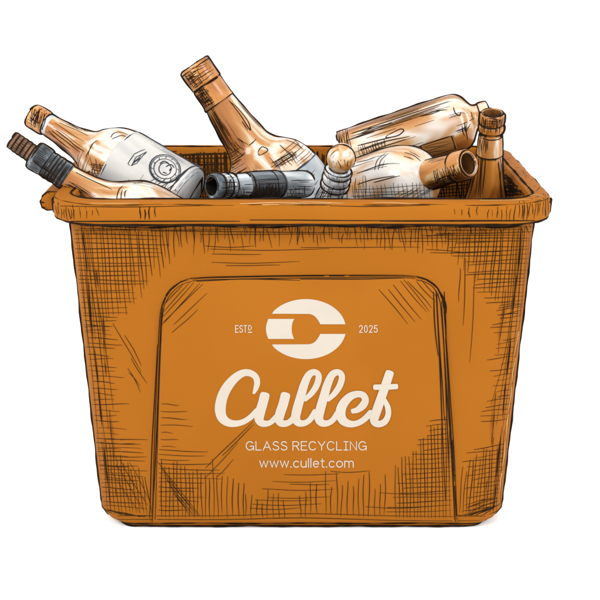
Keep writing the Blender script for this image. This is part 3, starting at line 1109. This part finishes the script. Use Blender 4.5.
b.arcs(92, 112, -80, -30, 12, .0008, 2)
b.arcs(118, 138, 30, 80, 6, .0007, 2)
b.shade(112, 150, -20, 40, 8, .0006, 2)
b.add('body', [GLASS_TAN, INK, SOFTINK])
b.lathe([(0, 0), (0, 0), (0, 13), (0.8, 15), (2.5, 15.8), (18, 15.6), (21, 15.6), (22, 14.4), (23.5, 14.4), (24, 15.4), (40, 15.6), (44, 16.2), (44.8, 15.4), (44.8, 15.4)])
b.seams(0.0011)
b.ring(22.8, 14.9, 0.0016, -100, 60)
b.ring(44.4, 16, 0.0008)
b.ring(3, 15.8, 0.0007)
T = b.T
hatch(T, (184, 78), (196, 70), (194, 92), (204, 84), 8, 1.0)
hatch(T, (190, 70), (206, 63), (200, 82), (214, 74), 5, .7)
hatch(T, (196, 90), (204, 86), (204, 106), (212, 102), 14, .9)
hatch(T, (192, 92), (202, 106), (202, 86), (212, 100), 6, .8)
b.shade(2, 22, -88, 0, 20, .0009, 1)
b.shade(25, 43, -88, -20, 20, .0009, 1)
b.arcs(26, 43, -85, -25, 10, .0007)
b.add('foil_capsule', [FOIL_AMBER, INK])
b.lathe([(140, 49.0), (140, 49.0), (142, 50.6), (158, 51.6), (205, 51.7), (206, 51.0), (206, 51.0)], a0=-20, a1=95)
b.ring(140.5, 50.2, 0.0010, -20, 95)
tube(b.bm, [b.P(150 + i * 4, 51.6, -20) for i in range(14)], 0.0008, 1)
tube(b.bm, [b.P(146 + i * 4, 51.6, 92) for i in range(14)], 0.0009, 1)
T = b.T
hatch(T, (297, 182), (308, 168), (308, 192), (318, 180), 6, 1.0)
hatch(T, (290, 188), (300, 176), (312, 196), (320, 186), 7, .7)
b.add('label', [PAPER_GREY, GREYINK])

# 4 -- slim grey bottle lying with its mouth to the left front
b = Bottle((211.5, 186.3), 0.048, (308, 184), 0.145, 97, 'slim grey bottle lying on its side, its dark open mouth facing front')
b.lathe([(10, 0), (10, 0), (10, 7.8), (10, 7.8), (1, 8.9), (0, 10.2), (0.8, 12.2), (3, 12.8), (6, 12.2), (7.5, 11.4), (9, 12.2), (12, 12.4), (14.5, 11.6), (17, 12.2), (19, 11.6), (20, 10.8), (20, 10.8), (32, 12.0), (60, 13),
         (84, 13.4), (93, 13), (96, 11), (97, 9), (97, 9), (97, 0)])
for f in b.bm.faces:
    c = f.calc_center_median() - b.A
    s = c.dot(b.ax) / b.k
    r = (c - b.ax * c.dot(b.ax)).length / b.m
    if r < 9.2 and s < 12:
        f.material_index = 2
b.recolour(-1, 9, 3)
b.seams(0.0009, s0=1)
for s, r in ((0.4, 10.5), (7.5, 11.8), (14.5, 12), (19.5, 11.6)):
    b.ring(s, r, 0.0008, -180, 180)
hatch(b.T, (232, 190), (234, 199), (246, 190), (248, 199), 7, .8)
hatch(b.T, (283, 190), (284, 199), (306, 188), (307, 198), 12, .8)
hatch(b.T, (225, 178), (225, 197), (233, 178), (233, 197), 6, .7)
b.shade(20, 34, -80, 10, 14, .0008)
b.shade(66, 96, -80, 20, 22, .0009)
b.shade(1, 19, -80, 80, 20, .0008)
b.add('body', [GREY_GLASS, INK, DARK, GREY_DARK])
b.lathe([(34, 12.2), (34, 12.2), (35, 13.0), (64, 13.9), (65, 13.2), (65, 13.2)])
b.seams(0.0009)
b.ring(34.5, 13, 0.0009)
b.ring(64.5, 13.8, 0.0009)
b.ring(57, 13.7, 0.0006)
hatch(b.T, (248, 186), (249, 199), (278, 184), (279, 199), 20, .9)
hatch(b.T, (250, 180), (276, 178), (250, 186), (278, 184), 4, .6)
b.arcs(36, 63, -80, -5, 16, .0009)
b.shade(36, 63, -70, 60, 10, .0007)
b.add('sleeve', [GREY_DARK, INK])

# 5 -- ball-stoppered grey neck by the front rim
b = Bottle((344, 145), 0.062, (330, 207), 0.095, 190, 'grey-necked bottle with a round tan ball stopper, upright at the middle of the front rim')
b.lathe([(24, 10), (24, 10), (25, 13), (28, 13.6), (30, 12.8), (33, 13.8), (37, 13.2), (39, 13.9), (42, 13.4), (43, 12.8), (43, 12.8), (50, 14.5), (58, 16.6), (66, 19.5), (76, 25), (88, 30), (105, 32), (185, 32), (189, 30), (190, 27), (190, 27), (190, 0)])
b.seams(0.0010)
for s, r in ((25, 13.2), (30, 13), (37, 13.4), (42.5, 13.4)):
    b.ring(s, r, 0.0008)
T = b.T
hatch(T, (326, 172), (328, 182), (354, 172), (350, 184), 16, .7)
hatch(T, (322, 186), (316, 199), (334, 188), (330, 199), 8, .8)
hatch(T, (321, 188), (334, 190), (317, 198), (332, 199), 5, .7)
hatch(T, (340, 188), (339, 199), (350, 188), (349, 198), 4, .6)
b.shade(43, 64, -80, -10, 22, .0008)
b.shade(43, 64, 40, 80, 6, .0007)
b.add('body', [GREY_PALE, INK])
ball = [(0, 0)] + [(13 - 13 * math.cos(math.radians(a)), 14 * math.sin(math.radians(a))) for a in range(10, 160, 10)]
ball += [(25.4, 6), (25.4, 0)]
b.lathe(ball, n=3)
tube(b.bm, [b.A + b.ax * (b.k * 13) + (b.side.cross(Vector(b.front)) * 14 * math.cos(t) * b.m if False else b.ax * (-13 * b.k * math.cos(t)) + (b.front.cross(b.ax)) * (14 * b.m * math.sin(t)))
            for t in [2 * math.pi * i / 48 for i in range(48)]], 0.0010, 1, closed=True, wob=.4)
T = b.T
hatch(T, (330, 160), (333, 166), (350, 162), (350, 168), 8, .9)
hatch(T, (331, 150), (338, 146), (332, 158), (336, 152), 3, .7)
b.add('stopper', [KNOB, INK])

# 6 -- pale bottle lying with its open neck to the right
b = Bottle((469, 163.5), 0.085, (350, 197), 0.225, 160, 'pale bottle lying on its side with brown neck, its open mouth pointing right at front')
b.lathe([(36, 12), (36, 12), (38.5, 14.2), (41, 20), (45, 26), (52, 32), (62, 36), (74, 37.4), (90, 37), (120, 36), (152, 35), (158, 32), (160, 28), (160, 28), (160, 0)])
b.seams(0.0011)
b.shade(45, 130, 30, 80, 12, .0006, 2 - 1, ln=(.12, .3))
T = b.T
for pts in ([(375, 170), (378, 160), (386, 153)], [(378, 170), (381, 161), (389, 153)], [(382, 168), (385, 161)], [(405, 153), (414, 156), (421, 161)], [(404, 156), (414, 160)], [(410, 152), (420, 157)],
            [(357, 173), (375, 167), (390, 164)], [(358, 184), (372, 180), (395, 176)], [(374, 182), (400, 176)], [(357, 163), (376, 157)]):
    stroke(T, pts, 1.0, 1, .4)
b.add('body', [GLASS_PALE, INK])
hb_ = None
# grey cross-hatching low on the pale body
b.pr = []
ob = [o for o in b.root.children][0]
b.lathe([(0, 0), (0, 0)]) if False else None
bm = bmesh.new()
bm.from_mesh(ob.data)
bm.transform(b.root.matrix_world)
bv = tree(bm)
T = [(bm, bv)]
hatch(T, (352, 186), (354, 199), (428, 182), (430, 199), 19, .6, mi=2, jit=1, wob=.3)
hatch(T, (352, 190), (430, 186), (354, 198), (432, 197), 4, .6, mi=2)
hatch(T, (395, 196), (410, 186), (418, 199), (434, 188), 7, .7, mi=2)
hatch(T, (356, 178), (356, 199), (366, 178), (366, 199), 4, .8, mi=1)
bm.transform(b.root.matrix_world.inverted())
for f in bm.faces:
    f.smooth = True
bm.to_mesh(ob.data)
bm.free()
ob.data.materials.append(GREYINK)
b.lathe([(14, 0), (14, 0), (14, 9.5), (14, 9.5), (1.5, 10.6), (0.2, 11.6), (0, 12.6), (1, 13.8), (3, 14.4), (10, 14.6), (12.5, 14.2), (13.5, 13.2), (13.5, 13.2), (26, 13.8), (37, 14.4), (40, 14.4), (40, 14.4), (40, 12), (40, 12)])
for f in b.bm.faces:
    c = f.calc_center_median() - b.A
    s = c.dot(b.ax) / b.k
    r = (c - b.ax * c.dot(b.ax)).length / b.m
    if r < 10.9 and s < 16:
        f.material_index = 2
b.seams(0.0010, s0=2)
b.ring(0.3, 13, 0.0010, -180, 180)
b.ring(0.9, 11.3, 0.0011, -180, 180, mi=3)
b.ring(2.2, 10.4, 0.0006, -180, 180)
b.ring(13.2, 13.6, 0.0009)
b.ring(39.5, 14.4, 0.0010)
T = b.T
hatch(T, (434, 172), (438, 188), (456, 166), (460, 180), 13, .9)
hatch(T, (436, 180), (457, 173), (438, 187), (459, 178), 4, .7)
hatch(T, (453, 166), (456, 176), (462, 168), (464, 178), 5, .7)
b.arcs(15, 39, -85, -25, 16, .0009)
b.shade(15, 39, -80, -20, 10, .0007)
b.shade(15, 39, 50, 85, 5, .0006)
b.arcs(2, 12, -80, -10, 6, .0008)
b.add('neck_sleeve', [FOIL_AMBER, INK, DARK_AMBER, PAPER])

# 7 -- big bottle lying behind, over the back rim
b = Bottle((489, 112), 0.265, (344, 158.5), 0.275, 152.3, 'large tan bottle lying slanted across the back, its flat base to the left')
b.lathe([(0, 0), (0, 0), (0, 9), (0.6, 10.6), (2, 11.4), (8, 11.4), (9.5, 10.4), (9.5, 10.4), (13, 10.6), (16, 12.2), (19, 16.5), (23, 22.5), (28, 26.6), (34, 28.2), (42, 28.4), (60, 28.4), (143, 27.4), (149, 26.4), (151.5, 24), (152.3, 21), (152.3, 21), (150, 0)])
b.seams(0.0012)
b.ring(150.5, 25.4, 0.0009)
b.ring(9.5, 10.8, 0.0008)
T = b.T
for pts in ([(352, 134), (372, 128), (392, 122)], [(356, 137), (380, 129)], [(420, 117), (440, 111)], [(430, 112), (447, 110)], [(389, 134), (400, 129), (404, 131), (398, 136), (386, 138), (389, 134)], [(358, 146), (378, 140), (396, 136)],
            [(453, 107), (455, 113), (460, 116), (461, 112)], [(462, 126), (464, 136)], [(466, 124), (467, 140)], [(464, 122), (466, 132), (470, 124)], [(471, 112), (473, 120)], [(338, 140), (341, 145), (346, 147)], [(360, 150), (384, 142), (410, 136)]):
    stroke(T, pts, 1.1, 1, .4)
hatch(T, (340, 136), (341, 146), (347, 135), (348, 148), 4, .9)
hatch(T, (358, 148), (361, 158), (384, 140), (388, 152), 12, .8, mi=2)
hatch(T, (358, 132), (376, 126), (360, 136), (400, 124), 4, .7, mi=2)
b.shade(30, 150, 35, 85, 30, .0007, 2)
b.shade(30, 150, -30, 40, 8, .0007, 1, ln=(.15, .35))
b.shade(12, 40, -20, 80, 10, .0008, 1)
b.shade(70, 148, -40, 0, 10, .0007, 2)
b.arcs(140, 150, -20, 85, 5, .0008, 1)
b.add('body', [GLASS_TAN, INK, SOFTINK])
b.lathe([(42, 28.5), (42, 28.5), (43, 29.2), (74, 29.0), (75, 28.4), (75, 28.4)], a0=-58, a1=-22, seg=14)
b.ring(42.5, 29.2, 0.0009, -58, -22)
b.ring(74.5, 29.0, 0.0009, -58, -22)
for a in (-22, -56):
    tube(b.bm, [b.P(43 + i * 4, 29.1, a) for i in range(9)], 0.0008, 1)
hatch(b.T, (424, 147), (450, 140), (426, 156), (450, 152), 5, .7)
b.add('label', [PAPER_TAN, INK])

# 8 -- upright amber bottle by the right wall
b = Bottle((492.5, 112.5), 0.135, (486.5, 195), 0.165, 250, 'amber bottle standing upright and open at the right end of the crate')
b.lathe([(12, 0), (12, 0), (12, 8), (12, 8), (1.5, 8.8), (0, 10), (0.4, 11), (2, 11.8), (8, 12), (11, 11.4), (13, 12.2), (17, 12), (18.5, 11), (19, 10.2), (19, 10.2), (30, 11.2), (45, 12.8), (60, 14.6), (75, 17.4), (86, 20.5), (100, 25.5), (112, 28.5), (130, 29.5), (244, 29.5), (250, 26), (250, 26), (250, 0)])
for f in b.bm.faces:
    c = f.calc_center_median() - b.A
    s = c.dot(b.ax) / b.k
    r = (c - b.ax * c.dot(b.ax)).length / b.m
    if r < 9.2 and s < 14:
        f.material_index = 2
b.seams(0.0011, s0=1)
for s, r, w in ((0.2, 10.6, .0010), (11, 11.6, .0009), (18.6, 11.2, .0009)):
    b.ring(s, r, w, -180, 180)
T = b.T
hatch(T, (482, 116), (482, 127), (503, 116), (502, 128), 12, .9)
hatch(T, (481, 130), (476, 196), (486, 132), (483, 196), 4, .9)
hatch(T, (497, 160), (500, 196), (502, 158), (507, 196), 4, .9)
hatch(T, (486, 118), (500, 120), (484, 126), (500, 127), 4, .8)
b.shade(42, 88, -88, -45, 11, .0008)
b.shade(42, 88, 60, 88, 7, .0007)
b.shade(1, 18, -80, 60, 18, .0008)
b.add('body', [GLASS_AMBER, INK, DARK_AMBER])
b.lathe([(22, 10.6), (22, 10.6), (22.6, 11.2), (40, 12.8), (41, 12.4), (41, 12.4)])
b.ring(22.4, 11.2, .0007)
b.ring(40.6, 12.8, .0008)
b.seams(.0010)
hatch(b.T, (479, 136), (479, 152), (488, 136), (487, 152), 8, .8)
b.add('label', [paint('cream_paper', [(0.36, TAND), (0.48, TAN), (0.56, CRM), (0.64, WHT)], rough=.4, scale=(70, 70, 8), spec=.3), INK])

# ------------------------------------------------------------------ ground, light
g = bmesh.new()
bmesh.ops.create_grid(g, x_segments=2, y_segments=2, size=40)
g.transform(Matrix.Translation((0, 0, -0.0097)))
ground = link('ground', g, [GROUND])
ground['kind'] = 'structure'

w = bpy.data.worlds.new('World')
SC.world = w
w.use_nodes = True
bg = w.node_tree.nodes['Background']
bg.inputs['Color'].default_value = (1, 1, 1, 1)
bg.inputs['Strength'].default_value = 1.55


def area(name, loc, target, size, power, color=(1, 1, 1)):
    d = bpy.data.lights.new(name, 'AREA')
    d.shape = 'RECTANGLE'
    d.size, d.size_y = size
    d.energy = power
    d.color = color
    o = bpy.data.objects.new(name, d)
    COL.objects.link(o)
    o.location = loc
    o.rotation_euler = (Vector(target) - Vector(loc)).to_track_quat('-Z', 'Y').to_euler()


area('softbox', (-2.0, -1.7, 2.3), (-0.15, 0.1, 0.2), (1.5, 1.2), 95)
area('softbox', (2.1, -1.5, 1.6), (0.2, 0.1, 0.1), (1.0, 1.4), 65)

SC.view_settings.view_transform = 'Standard'
SC.view_settings.look = 'None'
SC.view_settings.exposure = 0
SC.view_settings.gamma = 1
SC.render.film_transparent = False
SC.cycles.max_bounces = 8
